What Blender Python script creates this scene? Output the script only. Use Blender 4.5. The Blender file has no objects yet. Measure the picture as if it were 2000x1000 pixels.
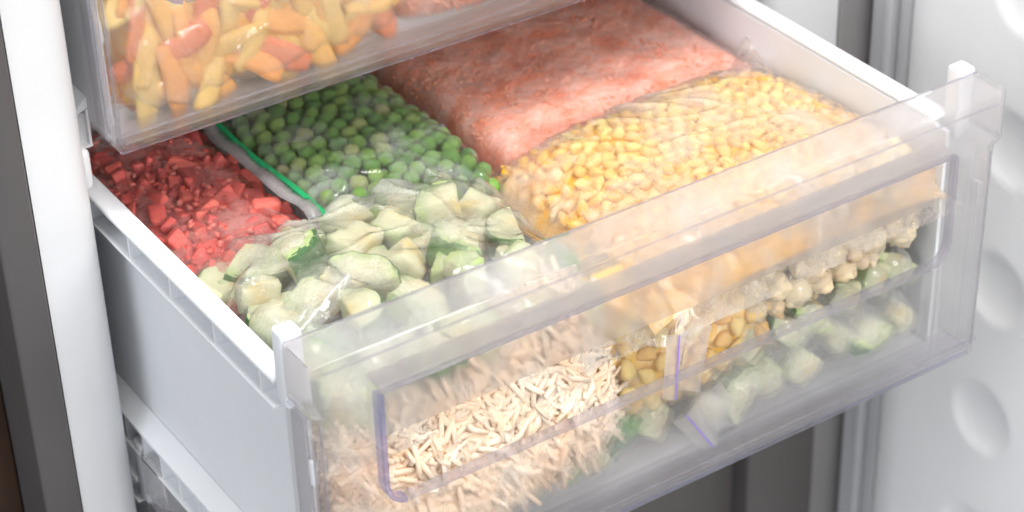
import bpy, bmesh, math, random
import numpy as np
from mathutils import Matrix, Vector, noise

sc = bpy.context.scene
C = bpy.context.collection
random.seed(7)
RNG = np.random.default_rng(11)
R = math.radians

# ------------------------------------------------------------------ camera
YAW, PITCH, ROLL = R(33.0), R(33.4), R(-1.7)
fwd = Vector((math.sin(YAW) * math.cos(PITCH), math.cos(YAW) * math.cos(PITCH), -math.sin(PITCH)))
rgt = Vector((math.cos(YAW), -math.sin(YAW), 0))
upv = rgt.cross(fwd)
r2 = math.cos(ROLL) * rgt + math.sin(ROLL) * upv
u2 = -math.sin(ROLL) * rgt + math.cos(ROLL) * upv
cd = bpy.data.cameras.new('camera')
cam = bpy.data.objects.new('camera', cd)
C.objects.link(cam)
CAM = Vector((-0.3908, -0.7840, 0.8354))
m = Matrix((r2, u2, -fwd)).transposed().to_4x4()
m.translation = CAM
cam.matrix_world = m
cd.sensor_width = 36.0
cd.lens = 4400 / 2000 * 36.0
cd.clip_start = 0.02
cd.clip_end = 50
cd.dof.use_dof = True
cd.dof.focus_distance = (Vector((0.10, 0.10, 0.15)) - CAM).dot(fwd)
cd.dof.aperture_fstop = 8.0
sc.camera = cam

# ------------------------------------------------------------------ light
w = bpy.data.worlds.new('World')
sc.world = w
w.use_nodes = True
bgn = w.node_tree.nodes['Background']
bgn.inputs[0].default_value = (0.93, 0.96, 1.0, 1)
bgn.inputs[1].default_value = 0.64


def lamp(name, loc, target, sx, sy, power, col):
    ld = bpy.data.lights.new(name, 'AREA')
    ld.shape = 'RECTANGLE'
    ld.size, ld.size_y = sx, sy
    ld.energy = power
    ld.color = col
    o = bpy.data.objects.new(name, ld)
    C.objects.link(o)
    o.location = loc
    o.rotation_euler = (Vector(target) - Vector(loc)).to_track_quat('-Z', 'Y').to_euler()
    return o


lamp('softbox_key', (0.16, -0.32, 1.90), (0.20, 0.08, 0.12), 0.90, 0.70, 36, (1.0, 0.98, 0.95))
lamp('softbox_front', (0.55, -1.60, 1.05), (0.22, 0.05, 0.10), 0.80, 0.80, 22, (1.0, 0.97, 0.94))
lamp('softbox_fill', (-1.6, -0.5, 0.9), (0.1, 0.15, 0.1), 0.9, 0.9, 11, (0.88, 0.94, 1.0))

sc.view_settings.view_transform = 'Standard'
sc.view_settings.look = 'None'
sc.view_settings.exposure = 0.10
sc.view_settings.gamma = 1.0
sc.view_settings.use_curve_mapping = False
cy = sc.cycles
cy.use_denoising = True
cy.max_bounces = 7
cy.transparent_max_bounces = 24
cy.transmission_bounces = 8
cy.diffuse_bounces = 3
cy.glossy_bounces = 3
cy.use_adaptive_sampling = True
cy.adaptive_threshold = 0.045
cy.sample_clamp_indirect = 12.0
cy.caustics_reflective = True
cy.caustics_refractive = True


# ------------------------------------------------------------------ materials
def nt(name):
    mt = bpy.data.materials.new(name)
    mt.use_nodes = True
    t = mt.node_tree
    t.nodes.clear()
    out = t.nodes.new('ShaderNodeOutputMaterial')
    return mt, t, out


def N(t, typ, **kw):
    n = t.nodes.new(typ)
    for k, v in kw.items():
        if k.startswith('i_'):
            n.inputs[k[2:].replace('_', ' ')].default_value = v
        elif k.startswith('n_'):
            n.inputs[int(k[2:])].default_value = v
        else:
            setattr(n, k, v)
    return n


def L(t, a, ao, b, bi):
    t.links.new(a.outputs[ao], b.inputs[bi])


def rgba(c):
    return (c[0], c[1], c[2], 1)


def ramp(t, stops, interp='LINEAR'):
    n = t.nodes.new('ShaderNodeValToRGB')
    n.color_ramp.interpolation = interp
    el = n.color_ramp.elements
    while len(el) < len(stops):
        el.new(0.5)
    for e, (p, c) in zip(el, stops):
        e.position = p
        e.color = rgba(c) if len(c) == 3 else c
    return n


def plastic(name, col, rough=0.38, var=0.03, bump=0.02, bscale=900, spec=0.5):
    mt, t, out = nt(name)
    p = N(t, 'ShaderNodeBsdfPrincipled', i_Roughness=rough)
    p.inputs['Specular IOR Level'].default_value = spec
    tc = N(t, 'ShaderNodeTexCoord')
    nz = N(t, 'ShaderNodeTexNoise', i_Scale=14, i_Detail=5)
    L(t, tc, 'Object', nz, 'Vector')
    lo = [max(0, c * (1 - var)) for c in col]
    hi = [min(1, c * (1 + var)) for c in col]
    rp = ramp(t, [(0.3, lo), (0.7, hi)])
    L(t, nz, 0, rp, 0)
    L(t, rp, 0, p, 'Base Color')
    nb = N(t, 'ShaderNodeTexNoise', i_Scale=bscale, i_Detail=3)
    L(t, tc, 'Object', nb, 'Vector')
    bp = N(t, 'ShaderNodeBump', i_Strength=bump, i_Distance=0.001)
    L(t, nb, 0, bp, 'Height')
    L(t, bp, 0, p, 'Normal')
    rr = N(t, 'ShaderNodeMapRange', n_3=rough * 0.85, n_4=rough * 1.2)
    nr = N(t, 'ShaderNodeTexNoise', i_Scale=40, i_Detail=6)
    L(t, tc, 'Object', nr, 'Vector')
    L(t, nr, 0, rr, 0)
    L(t, rr, 0, p, 'Roughness')
    L(t, p, 0, out, 0)
    return mt


def fresnel(t, ior, strength=1.0):
    """the same reflectance from either side of a sheet (the fresnel node inverts the index on back faces)"""
    g = N(t, 'ShaderNodeNewGeometry')
    mr = N(t, 'ShaderNodeMapRange', n_3=ior, n_4=1.0 / ior)
    L(t, g, 'Backfacing', mr, 0)
    fr = N(t, 'ShaderNodeFresnel')
    L(t, mr, 0, fr, 'IOR')
    mu = N(t, 'ShaderNodeMath', operation='MULTIPLY', n_1=strength, use_clamp=True)
    L(t, fr, 0, mu, 0)
    return fr, mu


def clear_plastic(name, tint, sharp, rough, haze, hazecol=(0.82, 0.80, 0.82), ior=1.08, gloss_rough=0.06, band=None):
    """moulded clear plastic: part straight-through, part scattered forward, a little milky haze, fresnel gloss"""
    mt, t, out = nt(name)
    tr = N(t, 'ShaderNodeBsdfTransparent')
    tr.inputs[0].default_value = rgba(tint)
    rf = N(t, 'ShaderNodeBsdfGlass', i_Roughness=rough, i_IOR=ior)
    rf.inputs[0].default_value = rgba(tint)
    tc = N(t, 'ShaderNodeTexCoord')
    nz = N(t, 'ShaderNodeTexNoise', i_Scale=22, i_Detail=3, i_Roughness=0.65)
    L(t, tc, 'Object', nz, 'Vector')
    mr = N(t, 'ShaderNodeMapRange', n_1=0.35, n_2=0.7, n_3=min(1, (1 - sharp) * 0.9), n_4=min(1, (1 - sharp) * 1.1))
    L(t, nz, 0, mr, 0)
    bfac = None
    if band:   # the top of the moulding has a frosted finish: (z from, z to, scattered share, haze)
        sp = N(t, 'ShaderNodeSeparateXYZ')
        L(t, tc, 'Object', sp, 0)
        bfac = N(t, 'ShaderNodeMapRange', interpolation_type='SMOOTHSTEP', n_1=band[0], n_2=band[1])
        L(t, sp, 2, bfac, 0)
        mb = N(t, 'ShaderNodeMix', data_type='FLOAT')
        L(t, bfac, 0, mb, 0)
        L(t, mr, 0, mb, 2)
        mb.inputs[3].default_value = band[2]
        mr = mb
    m1 = N(t, 'ShaderNodeMixShader')
    L(t, mr, 0, m1, 0)
    L(t, tr, 0, m1, 1)
    L(t, rf, 0, m1, 2)
    df = N(t, 'ShaderNodeBsdfDiffuse')
    df.inputs[0].default_value = rgba(hazecol)
    tl = N(t, 'ShaderNodeBsdfTranslucent')
    tl.inputs[0].default_value = rgba(hazecol)
    hz = N(t, 'ShaderNodeMixShader', n_0=0.5)
    L(t, df, 0, hz, 1)
    L(t, tl, 0, hz, 2)
    hm = N(t, 'ShaderNodeMapRange', n_1=0.3, n_2=0.75, n_3=haze * 0.75, n_4=haze * 1.3)
    L(t, nz, 0, hm, 0)
    if band:
        hb = N(t, 'ShaderNodeMix', data_type='FLOAT')
        L(t, bfac, 0, hb, 0)
        L(t, hm, 0, hb, 2)
        hb.inputs[3].default_value = band[3]
        hm = hb
    m2 = N(t, 'ShaderNodeMixShader')
    L(t, hm, 0, m2, 0)
    L(t, m1, 0, m2, 1)
    L(t, hz, 0, m2, 2)
    gl = N(t, 'ShaderNodeBsdfGlossy', i_Roughness=gloss_rough)
    frn, fr = fresnel(t, 1.42)
    nb = N(t, 'ShaderNodeTexNoise', i_Scale=35, i_Detail=0)
    L(t, tc, 'Object', nb, 'Vector')
    bp = N(t, 'ShaderNodeBump', i_Strength=0.12, i_Distance=0.002)
    L(t, nb, 0, bp, 'Height')
    L(t, bp, 0, gl, 'Normal')
    L(t, bp, 0, rf, 'Normal')
    m3 = N(t, 'ShaderNodeMixShader')
    L(t, fr, 0, m3, 0)
    L(t, m2, 0, m3, 1)
    L(t, gl, 0, m3, 2)
    L(t, m3, 0, out, 0)
    return mt


def film(name, frost, fscale=18, lo=0.42, hi=0.68, tint=(0.97, 0.97, 0.97), frostcol=(0.86, 0.86, 0.87), base=0.03, gloss=0.10, bump=0.6):
    """polythene bag film with patches of frost on it"""
    mt, t, out = nt(name)
    tc = N(t, 'ShaderNodeTexCoord')
    tr = N(t, 'ShaderNodeBsdfTransparent')
    tr.inputs[0].default_value = rgba(tint)
    df = N(t, 'ShaderNodeBsdfDiffuse')
    df.inputs[0].default_value = rgba(frostcol)
    tl = N(t, 'ShaderNodeBsdfTranslucent')
    tl.inputs[0].default_value = rgba(frostcol)
    hz = N(t, 'ShaderNodeMixShader', n_0=0.5)
    L(t, df, 0, hz, 1)
    L(t, tl, 0, hz, 2)
    n1 = N(t, 'ShaderNodeTexNoise', i_Scale=fscale, i_Detail=5, i_Roughness=0.66)
    L(t, tc, 'Object', n1, 'Vector')
    mr = N(t, 'ShaderNodeMapRange', n_1=lo, n_2=hi, n_3=base, n_4=frost)
    L(t, n1, 0, mr, 0)
    n2 = N(t, 'ShaderNodeTexNoise', i_Scale=fscale * 60, i_Detail=1)
    L(t, tc, 'Object', n2, 'Vector')
    m2r = N(t, 'ShaderNodeMapRange', n_1=0.35, n_2=0.65, n_3=0.88, n_4=1.1)
    L(t, n2, 0, m2r, 0)
    mu = N(t, 'ShaderNodeMath', operation='MULTIPLY', use_clamp=True)
    L(t, mr, 0, mu, 0)
    L(t, m2r, 0, mu, 1)
    m1 = N(t, 'ShaderNodeMixShader')
    L(t, mu, 0, m1, 0)
    L(t, tr, 0, m1, 1)
    L(t, hz, 0, m1, 2)
    gl = N(t, 'ShaderNodeBsdfGlossy', i_Roughness=gloss)
    frn, fr = fresnel(t, 1.48, 1.5)
    nb = N(t, 'ShaderNodeTexNoise', i_Scale=75, i_Detail=2, i_Distortion=1.2)
    L(t, tc, 'Object', nb, 'Vector')
    bp = N(t, 'ShaderNodeBump', i_Strength=bump, i_Distance=0.0015)
    L(t, nb, 0, bp, 'Height')
    L(t, bp, 0, gl, 'Normal')
    L(t, bp, 0, frn, 'Normal')
    m3 = N(t, 'ShaderNodeMixShader')
    L(t, fr, 0, m3, 0)
    L(t, m1, 0, m3, 1)
    L(t, gl, 0, m3, 2)
    L(t, m3, 0, out, 0)
    return mt


def food(name, stops, frostcol=(0.85, 0.85, 0.84), frost=0.5, fscale=120, lo=0.45, hi=0.7, rough=0.45, bump=0.4, bscale=400, radial=None, mass=False):
    """frozen food: per-piece colour from the object's random value, frost patches, fine crystals"""
    mt, t, out = nt(name)
    p = N(t, 'ShaderNodeBsdfPrincipled', i_Roughness=rough)
    tc = N(t, 'ShaderNodeTexCoord')
    oi = N(t, 'ShaderNodeObjectInfo')
    off = N(t, 'ShaderNodeVectorMath', operation='MULTIPLY_ADD')
    cm = N(t, 'ShaderNodeCombineXYZ')
    for k in range(3):
        L(t, oi, 'Random', cm, k)
    L(t, cm, 0, off, 0)
    off.inputs[1].default_value = (7.3, 3.1, 5.7)
    L(t, tc, 'Object', off, 2)
    rp = ramp(t, stops)
    if radial:
        ln = N(t, 'ShaderNodeVectorMath', operation='LENGTH')
        sx = N(t, 'ShaderNodeVectorMath', operation='MULTIPLY')
        sx.inputs[1].default_value = (1, 1, 0)
        L(t, tc, 'Object', sx, 0)
        L(t, sx, 0, ln, 0)
        mm = N(t, 'ShaderNodeMapRange', n_1=0.0, n_2=radial)
        L(t, ln, 'Value', mm, 0)
        nn = N(t, 'ShaderNodeTexNoise', i_Scale=90, i_Detail=4)
        L(t, off, 0, nn, 'Vector')
        ad = N(t, 'ShaderNodeMath', operation='MULTIPLY_ADD', n_1=0.35)
        L(t, nn, 0, ad, 0)
        sb = N(t, 'ShaderNodeMath', operation='SUBTRACT', n_1=0.17)
        L(t, mm, 0, sb, 0)
        L(t, sb, 0, ad, 2)
        L(t, ad, 0, rp, 0)
    elif mass:
        nn = N(t, 'ShaderNodeTexNoise', i_Scale=mass, i_Detail=7, i_Roughness=0.6)
        L(t, off, 0, nn, 'Vector')
        mm = N(t, 'ShaderNodeMapRange', n_1=0.28, n_2=0.72)
        L(t, nn, 0, mm, 0)
        L(t, mm, 0, rp, 0)
    else:
        L(t, oi, 'Random', rp, 0)
    n1 = N(t, 'ShaderNodeTexNoise', i_Scale=fscale, i_Detail=6, i_Roughness=0.65)
    L(t, off, 0, n1, 'Vector')
    mr = N(t, 'ShaderNodeMapRange', n_1=lo, n_2=hi, n_3=0.0, n_4=frost)
    L(t, n1, 0, mr, 0)
    mx = N(t, 'ShaderNodeMix', data_type='RGBA')
    L(t, mr, 0, mx, 0)
    L(t, rp, 0, mx, 6)
    mx.inputs[7].default_value = rgba(frostcol)
    L(t, mx, 2, p, 'Base Color')
    nb = N(t, 'ShaderNodeTexNoise', i_Scale=bscale, i_Detail=5)
    L(t, off, 0, nb, 'Vector')
    bp = N(t, 'ShaderNodeBump', i_Strength=bump, i_Distance=0.0012)
    L(t, nb, 0, bp, 'Height')
    L(t, bp, 0, p, 'Normal')
    L(t, p, 0, out, 0)
    return mt


def wood(name):
    mt, t, out = nt(name)
    p = N(t, 'ShaderNodeBsdfPrincipled', i_Roughness=0.5)
    tc = N(t, 'ShaderNodeTexCoord')
    mp = N(t, 'ShaderNodeMapping')
    mp.inputs['Scale'].default_value = (6, 6, 1.2)
    L(t, tc, 'Object', mp, 'Vector')
    nz = N(t, 'ShaderNodeTexNoise', i_Scale=5, i_Detail=7, i_Distortion=1.0)
    L(t, mp, 0, nz, 'Vector')
    rp = ramp(t, [(0.3, (0.020, 0.009, 0.004)), (0.7, (0.055, 0.024, 0.010))])
    L(t, nz, 0, rp, 0)
    L(t, rp, 0, p, 'Base Color')
    L(t, p, 0, out, 0)
    return mt


M = {}
M['white'] = plastic('white_abs_plastic', (0.80, 0.81, 0.83), 0.36)
M['liner'] = plastic('white_liner_plastic', (0.62, 0.62, 0.63), 0.42)
M['doorw'] = plastic('white_door_liner', (0.85, 0.845, 0.84), 0.45)
M['dark'] = plastic('dark_grey_metal', (0.075, 0.068, 0.068), 0.42, 0.08)
M['gasket'] = plastic('grey_rubber', (0.46, 0.46, 0.47), 0.55)
M['shadowgrey'] = plastic('shade_grey_plastic', (0.085, 0.076, 0.074), 0.5)  # dark grey with the shade under the pulled out drawer put into it
M['wood'] = wood('dark_brown_wood')
M['clear'] = clear_plastic('fogged_drawer_plastic', (0.99, 0.985, 0.985), 0.62, 0.20, 0.045, band=(0.150, 0.178, 0.93, 0.20))
M['clear2'] = clear_plastic('clear_drawer_plastic', (0.985, 0.98, 0.985), 0.70, 0.24, 0.030)
M['clear_side'] = clear_plastic('clear_cheek_plastic', (0.95, 0.945, 0.97), 0.5, 0.22, 0.09)
M['lip'] = clear_plastic('clear_grip_plastic', (0.98, 0.965, 0.955), 0.22, 0.40, 0.10)
M['edge'] = clear_plastic('violet_cut_edge', (0.80, 0.80, 0.94), 0.75, 0.2, 0.16, (0.50, 0.50, 0.78))
M['edge_grey'] = clear_plastic('grey_cut_edge', (0.88, 0.87, 0.90), 0.7, 0.2, 0.16, (0.66, 0.65, 0.70))


# ------------------------------------------------------------------ mesh helpers
def link(name, me, mat, parent=None, smooth=False):
    o = bpy.data.objects.new(name, me)
    C.objects.link(o)
    if mat is not None and not me.materials:
        me.materials.append(mat)
    if smooth:
        me.polygons.foreach_set('use_smooth', [True] * len(me.polygons))
    if parent is not None:
        o.parent = parent
    return o


def mesh(name, verts, faces):
    me = bpy.data.meshes.new(name)
    me.from_pydata([tuple(v) for v in verts], [], faces)
    me.update()
    return me


def tag(o, label=None, cat=None, group=None, kind=None):
    if label:
        o['label'] = label
    if cat:
        o['category'] = cat
    if group:
        o['group'] = group
    if kind:
        o['kind'] = kind
    return o


def empty(name, loc=(0, 0, 0), **kw):
    o = bpy.data.objects.new(name, None)
    C.objects.link(o)
    o.location = loc
    o.empty_display_size = 0.05
    return tag(o, **kw)


def box(x0, x1, y0, y1, z0, z1, bev=0.0, seg=3):
    bm = bmesh.new()
    bmesh.ops.create_cube(bm, size=1)
    for v in bm.verts:
        v.co = Vector(((x0 + x1) / 2 + v.co.x * (x1 - x0), (y0 + y1) / 2 + v.co.y * (y1 - y0), (z0 + z1) / 2 + v.co.z * (z1 - z0)))
    if bev:
        bmesh.ops.bevel(bm, geom=bm.edges[:], offset=bev, segments=seg, profile=0.5, affect='EDGES')
    me = bpy.data.meshes.new('box')
    bm.to_mesh(me)
    bm.free()
    return me


def bx(name, parent, mat, *a, bev=0.0, seg=3):
    o = link(name, box(*a, bev=bev, seg=seg), mat, parent)
    if bev:
        o.data.polygons.foreach_set('use_smooth', [True] * len(o.data.polygons))
        o.data.set_sharp_from_angle(angle=R(50))
    return o


def prism(pts, axis, a0, a1, bev=0.0):
    """extrude a closed 2D outline along an axis"""
    bm = bmesh.new()

    def P(u, v, a):
        return {'x': (a, u, v), 'y': (u, a, v), 'z': (u, v, a)}[axis]
    va = [bm.verts.new(P(u, v, a0)) for u, v in pts]
    vb = [bm.verts.new(P(u, v, a1)) for u, v in pts]
    bm.faces.new(va)
    bm.faces.new(vb[::-1])
    n = len(pts)
    for i in range(n):
        bm.faces.new((va[i], vb[i], vb[(i + 1) % n], va[(i + 1) % n]))
    bmesh.ops.recalc_face_normals(bm, faces=bm.faces[:])
    if bev:
        bmesh.ops.bevel(bm, geom=bm.edges[:], offset=bev, segments=3, profile=0.5, affect='EDGES')
    me = bpy.data.meshes.new('prism')
    bm.to_mesh(me)
    bm.free()
    return me


def pr(name, parent, mat, pts, axis, a0, a1, bev=0.0):
    o = link(name, prism(pts, axis, a0, a1, bev), mat, parent)
    o.data.polygons.foreach_set('use_smooth', [True] * len(o.data.polygons))
    o.data.set_sharp_from_angle(angle=R(35))
    return o


# ------------------------------------------------------------------ cabinet and door
YF = 0.222   # cabinet front plane
cab = empty('fridge_cabinet', (-0.03, YF, -0.4), label='white lined fridge with dark grey outer edge and its door open at the right', cat='fridge')


def cabpart(name, mat, mesh_):
    o = link(name, mesh_, mat, cab)
    o.matrix_parent_inverse = cab.matrix_world.inverted()
    o.data.polygons.foreach_set('use_smooth', [True] * len(o.data.polygons))
    o.data.set_sharp_from_angle(angle=R(35))
    return o


cab.matrix_world = Matrix.Translation((-0.03, YF, -0.4))
bpy.context.view_layer.update()


def post_outline(x_in, x_out, y, r, sgn):
    """front post seen from above: rounded inner corner, then running back into the liner"""
    pts = [(x_out, y), (x_in - sgn * r, y)]
    for k in range(1, 9):
        a = k / 8 * math.pi / 2
        pts.append((x_in - sgn * r + sgn * r * math.sin(a), y + r - r * math.cos(a)))
    pts += [(x_in, 0.62), (x_out, 0.62)]
    return pts


cabpart('liner_post', M['liner'], prism(post_outline(-0.0070, -0.0445, YF, 0.016, 1), 'z', -0.45, 0.62))
cabpart('liner_post', M['liner'], prism(post_outline(0.4665, 0.528, YF, 0.016, -1), 'z', -0.45, 0.62))
cabpart('outer_edge', M['dark'], box(-0.0672, -0.0452, YF - 0.002, 0.80, -0.45, 0.62, bev=0.0025))
M['edge_metal'] = plastic('grey_edge_metal', (0.22, 0.21, 0.21), 0.5)
cabpart('outer_edge', M['edge_metal'], box(0.5286, 0.6200, YF - 0.002, 0.80, -0.45, 0.62, bev=0.0025))
cabpart('post_shade_strip', M['shadowgrey'], box(0.4640, 0.5275, YF - 0.004, YF + 0.018, -0.45, -0.06, bev=0.003))  # added dark strip over the white post, its colour stands for the drawer's shade
cabpart('back_wall', M['liner'], box(-0.044, 0.528, 0.621, 0.64, -0.45, 0.62))
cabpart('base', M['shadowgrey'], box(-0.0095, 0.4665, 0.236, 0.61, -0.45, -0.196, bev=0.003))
# small bump of the runner on the inner post beside the upper drawer
cabpart('runner_stop', M['liner'], box(-0.010, -0.0035, 0.232, 0.26, 0.187, 0.212, bev=0.003))

panel = bx('side_panel', None, M['wood'], -0.60, -0.0676, 0.26, 0.29, -0.45, 0.62, bev=0.002)
tag(panel, 'dark brown wooden panel left of the fridge edge', 'wood panel')

# door, swung open to the right: its inner face looks at the drawers
XD = 0.541
door = empty('door', (XD, 0.15, -0.4))
door['label'] = 'open white inner door with round dimples'
door.parent = cab
door.matrix_parent_inverse = cab.matrix_world.inverted()


def dimpled_face():
    """inner liner sheet in the plane x = XD with round concave dishes and a rolled edge towards the hinge"""
    y0, y1, z0, z1 = -0.34, 0.178, -0.45, 0.55
    ny, nz = 150, 260
    cs = [(0.068, -0.222 - 0.000 + 0.107 * k) for k in range(-2, 7)] + [(-0.10, -0.222 + 0.107 * k) for k in range(-2, 7)]
    ys = np.linspace(y0, y1, ny)
    zs = np.linspace(z0, z1, nz)
    Y, Z = np.meshgrid(ys, zs)
    X = np.zeros_like(Y)
    for cyy, czz in cs:
        d = np.hypot(Y - cyy, Z - czz) / 0.0265
        X += np.where(d < 1, 0.0042 * np.clip(1 - d ** 2, 0, 1) ** 0.8, 0)
    e = np.clip((Y - (y1 - 0.035)) / 0.035, 0, 1)
    X += 0.018 * (1 - np.sqrt(np.clip(1 - e ** 2, 0, 1)))
    vs = np.stack([X, Y, Z], -1).reshape(-1, 3)
    fs = [(j * ny + i, (j + 1) * ny + i, (j + 1) * ny + i + 1, j * ny + i + 1) for j in range(nz - 1) for i in range(ny - 1)]
    return mesh('inner_liner', vs, fs)


def at_door(o):
    o.location = (0, -0.15, 0.4)
    return o


at_door(link('inner_liner', dimpled_face(), M['doorw'], door, True))
at_door(bx('door_shell', door, M['doorw'], 0.024, 0.075, -0.36, 0.21, -0.45, 0.55, bev=0.004))
for k, (ya, yb, d) in enumerate(((0.1785, 0.190, 0.012), (0.1905, 0.199, 0.006), (0.1995, 0.214, 0.010))):
    at_door(bx('gasket_fold', door, M['gasket'], d, 0.024, ya, yb, -0.45, 0.55, bev=0.002))


# ------------------------------------------------------------------ drawer (front panel + bin), built once
def panel_mesh():
    """hollow tray of clear plastic, open to the back, with the grip opening cut through its front"""
    hx0, hx1, hz0, hz1 = 0.038, 0.424, 0.096, 0.168
    rows = [0.200, 0.1695, 0.1645, hz1 - 0.008, hz0 + 0.012, hz0, 0.016]
    rows = [0.200, 0.1718, hz1, 0.1640, hz0 + 0.014, hz0, 0.016]

    def xl(z):
        return 0.0 if z >= 0.166 else 0.0055
    bm = bmesh.new()
    cols = [None, hx0, hx0 + 0.014, hx1 - 0.014, hx1, None]
    g = []
    for z in rows:
        r = []
        for ci, x in enumerate(cols):
            xx = xl(z) if ci == 0 else (0.46 - xl(z) if ci == 5 else x)
            r.append(bm.verts.new((xx, 0, z)))
        g.append(r)
    hole_rows = (2, 3, 4)
    for j in range(len(rows) - 1):
        for i in range(5):
            inhole = (1 <= i <= 3) and j in hole_rows
            if not inhole:
                bm.faces.new((g[j][i], g[j + 1][i], g[j + 1][i + 1], g[j][i + 1]))
            elif j == 4 and i in (1, 3):   # rounded lower corners of the opening
                if i == 1:
                    c, a, b, ctr = g[j + 1][1], g[j][1], g[j + 1][2], (hx0 + 0.014, hz0 + 0.014)
                    arc = [bm.verts.new((ctr[0] - 0.014 * math.cos(t), 0, ctr[1] - 0.014 * math.sin(t))) for t in (R(22), R(45), R(68))]
                    bm.faces.new([c, b] + arc[::-1] + [a])
                else:
                    c, a, b, ctr = g[j + 1][4], g[j][4], g[j + 1][3], (hx1 - 0.014, hz0 + 0.014)
                    arc = [bm.verts.new((ctr[0] + 0.014 * math.cos(t), 0, ctr[1] - 0.014 * math.sin(t))) for t in (R(22), R(45), R(68))]
                    bm.faces.new([c, a] + arc + [b])
    ring = [r[0] for r in g] + [g[-1][i] for i in range(1, 6)] + [g[j][5] for j in range(len(rows) - 2, -1, -1)] + [g[0][i] for i in range(4, 0, -1)]
    back = [bm.verts.new((v.co.x, 0.026 if (v.co.z > 0.166 or 0.03 < v.co.x < 0.43) else 0.040, v.co.z)) for v in ring]
    n = len(ring)
    front_edges = []
    for i in range(n):
        f = bm.faces.new((ring[i], back[i], back[(i + 1) % n], ring[(i + 1) % n]))
    bmesh.ops.recalc_face_normals(bm, faces=bm.faces[:])
    rs = set(ring)
    bs = set(back)
    for e in bm.edges:
        a, b = e.verts
        if a in rs and b in rs and len(e.link_faces) == 2 and any(v in bs for f in e.link_faces for v in f.verts):
            front_edges.append(e)
    bmesh.ops.bevel(bm, geom=front_edges, offset=0.0042, segments=4, profile=0.5, affect='EDGES')
    bmesh.ops.recalc_face_normals(bm, faces=bm.faces[:])
    # outward normals
    for f in bm.faces:
        if abs(f.normal.y) > 0.9:
            if f.normal.y > 0:
                bmesh.ops.reverse_faces(bm, faces=bm.faces[:])
            break
    me = bpy.data.meshes.new('front_panel')
    bm.to_mesh(me)
    bm.free()
    return me


def solid(o, th, off=-1.0):
    md = o.modifiers.new('thickness', 'SOLIDIFY')
    md.thickness = th
    md.offset = off
    md.use_even_offset = True
    return o


def arc_strip(pts, half, y0, y1):
    """bar of square section along a path in the XZ plane (the cut edge of the grip opening)"""
    vs, fs = [], []
    n = len(pts)
    for i, p in enumerate(pts):
        a = Vector(pts[max(0, i - 1)])
        b = Vector(pts[min(n - 1, i + 1)])
        t = (b - a).normalized()
        q = Vector((-t.y, t.x)) * half
        for (s, y) in ((1, y0), (-1, y0), (-1, y1), (1, y1)):
            vs.append((p[0] + s * q.x, y, p[1] + s * q.y))
    for i in range(n - 1):
        for k in range(4):
            fs.append((i * 4 + k, i * 4 + (k + 1) % 4, i * 4 + 4 + (k + 1) % 4, i * 4 + 4 + k))
    fs += [(0, 1, 2, 3), tuple(4 * (n - 1) + k for k in (3, 2, 1, 0))]
    me = mesh('cut_edge', vs, fs)
    bm = bmesh.new()
    bm.from_mesh(me)
    bmesh.ops.recalc_face_normals(bm, faces=bm.faces[:])
    bm.to_mesh(me)
    bm.free()
    return me


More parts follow.
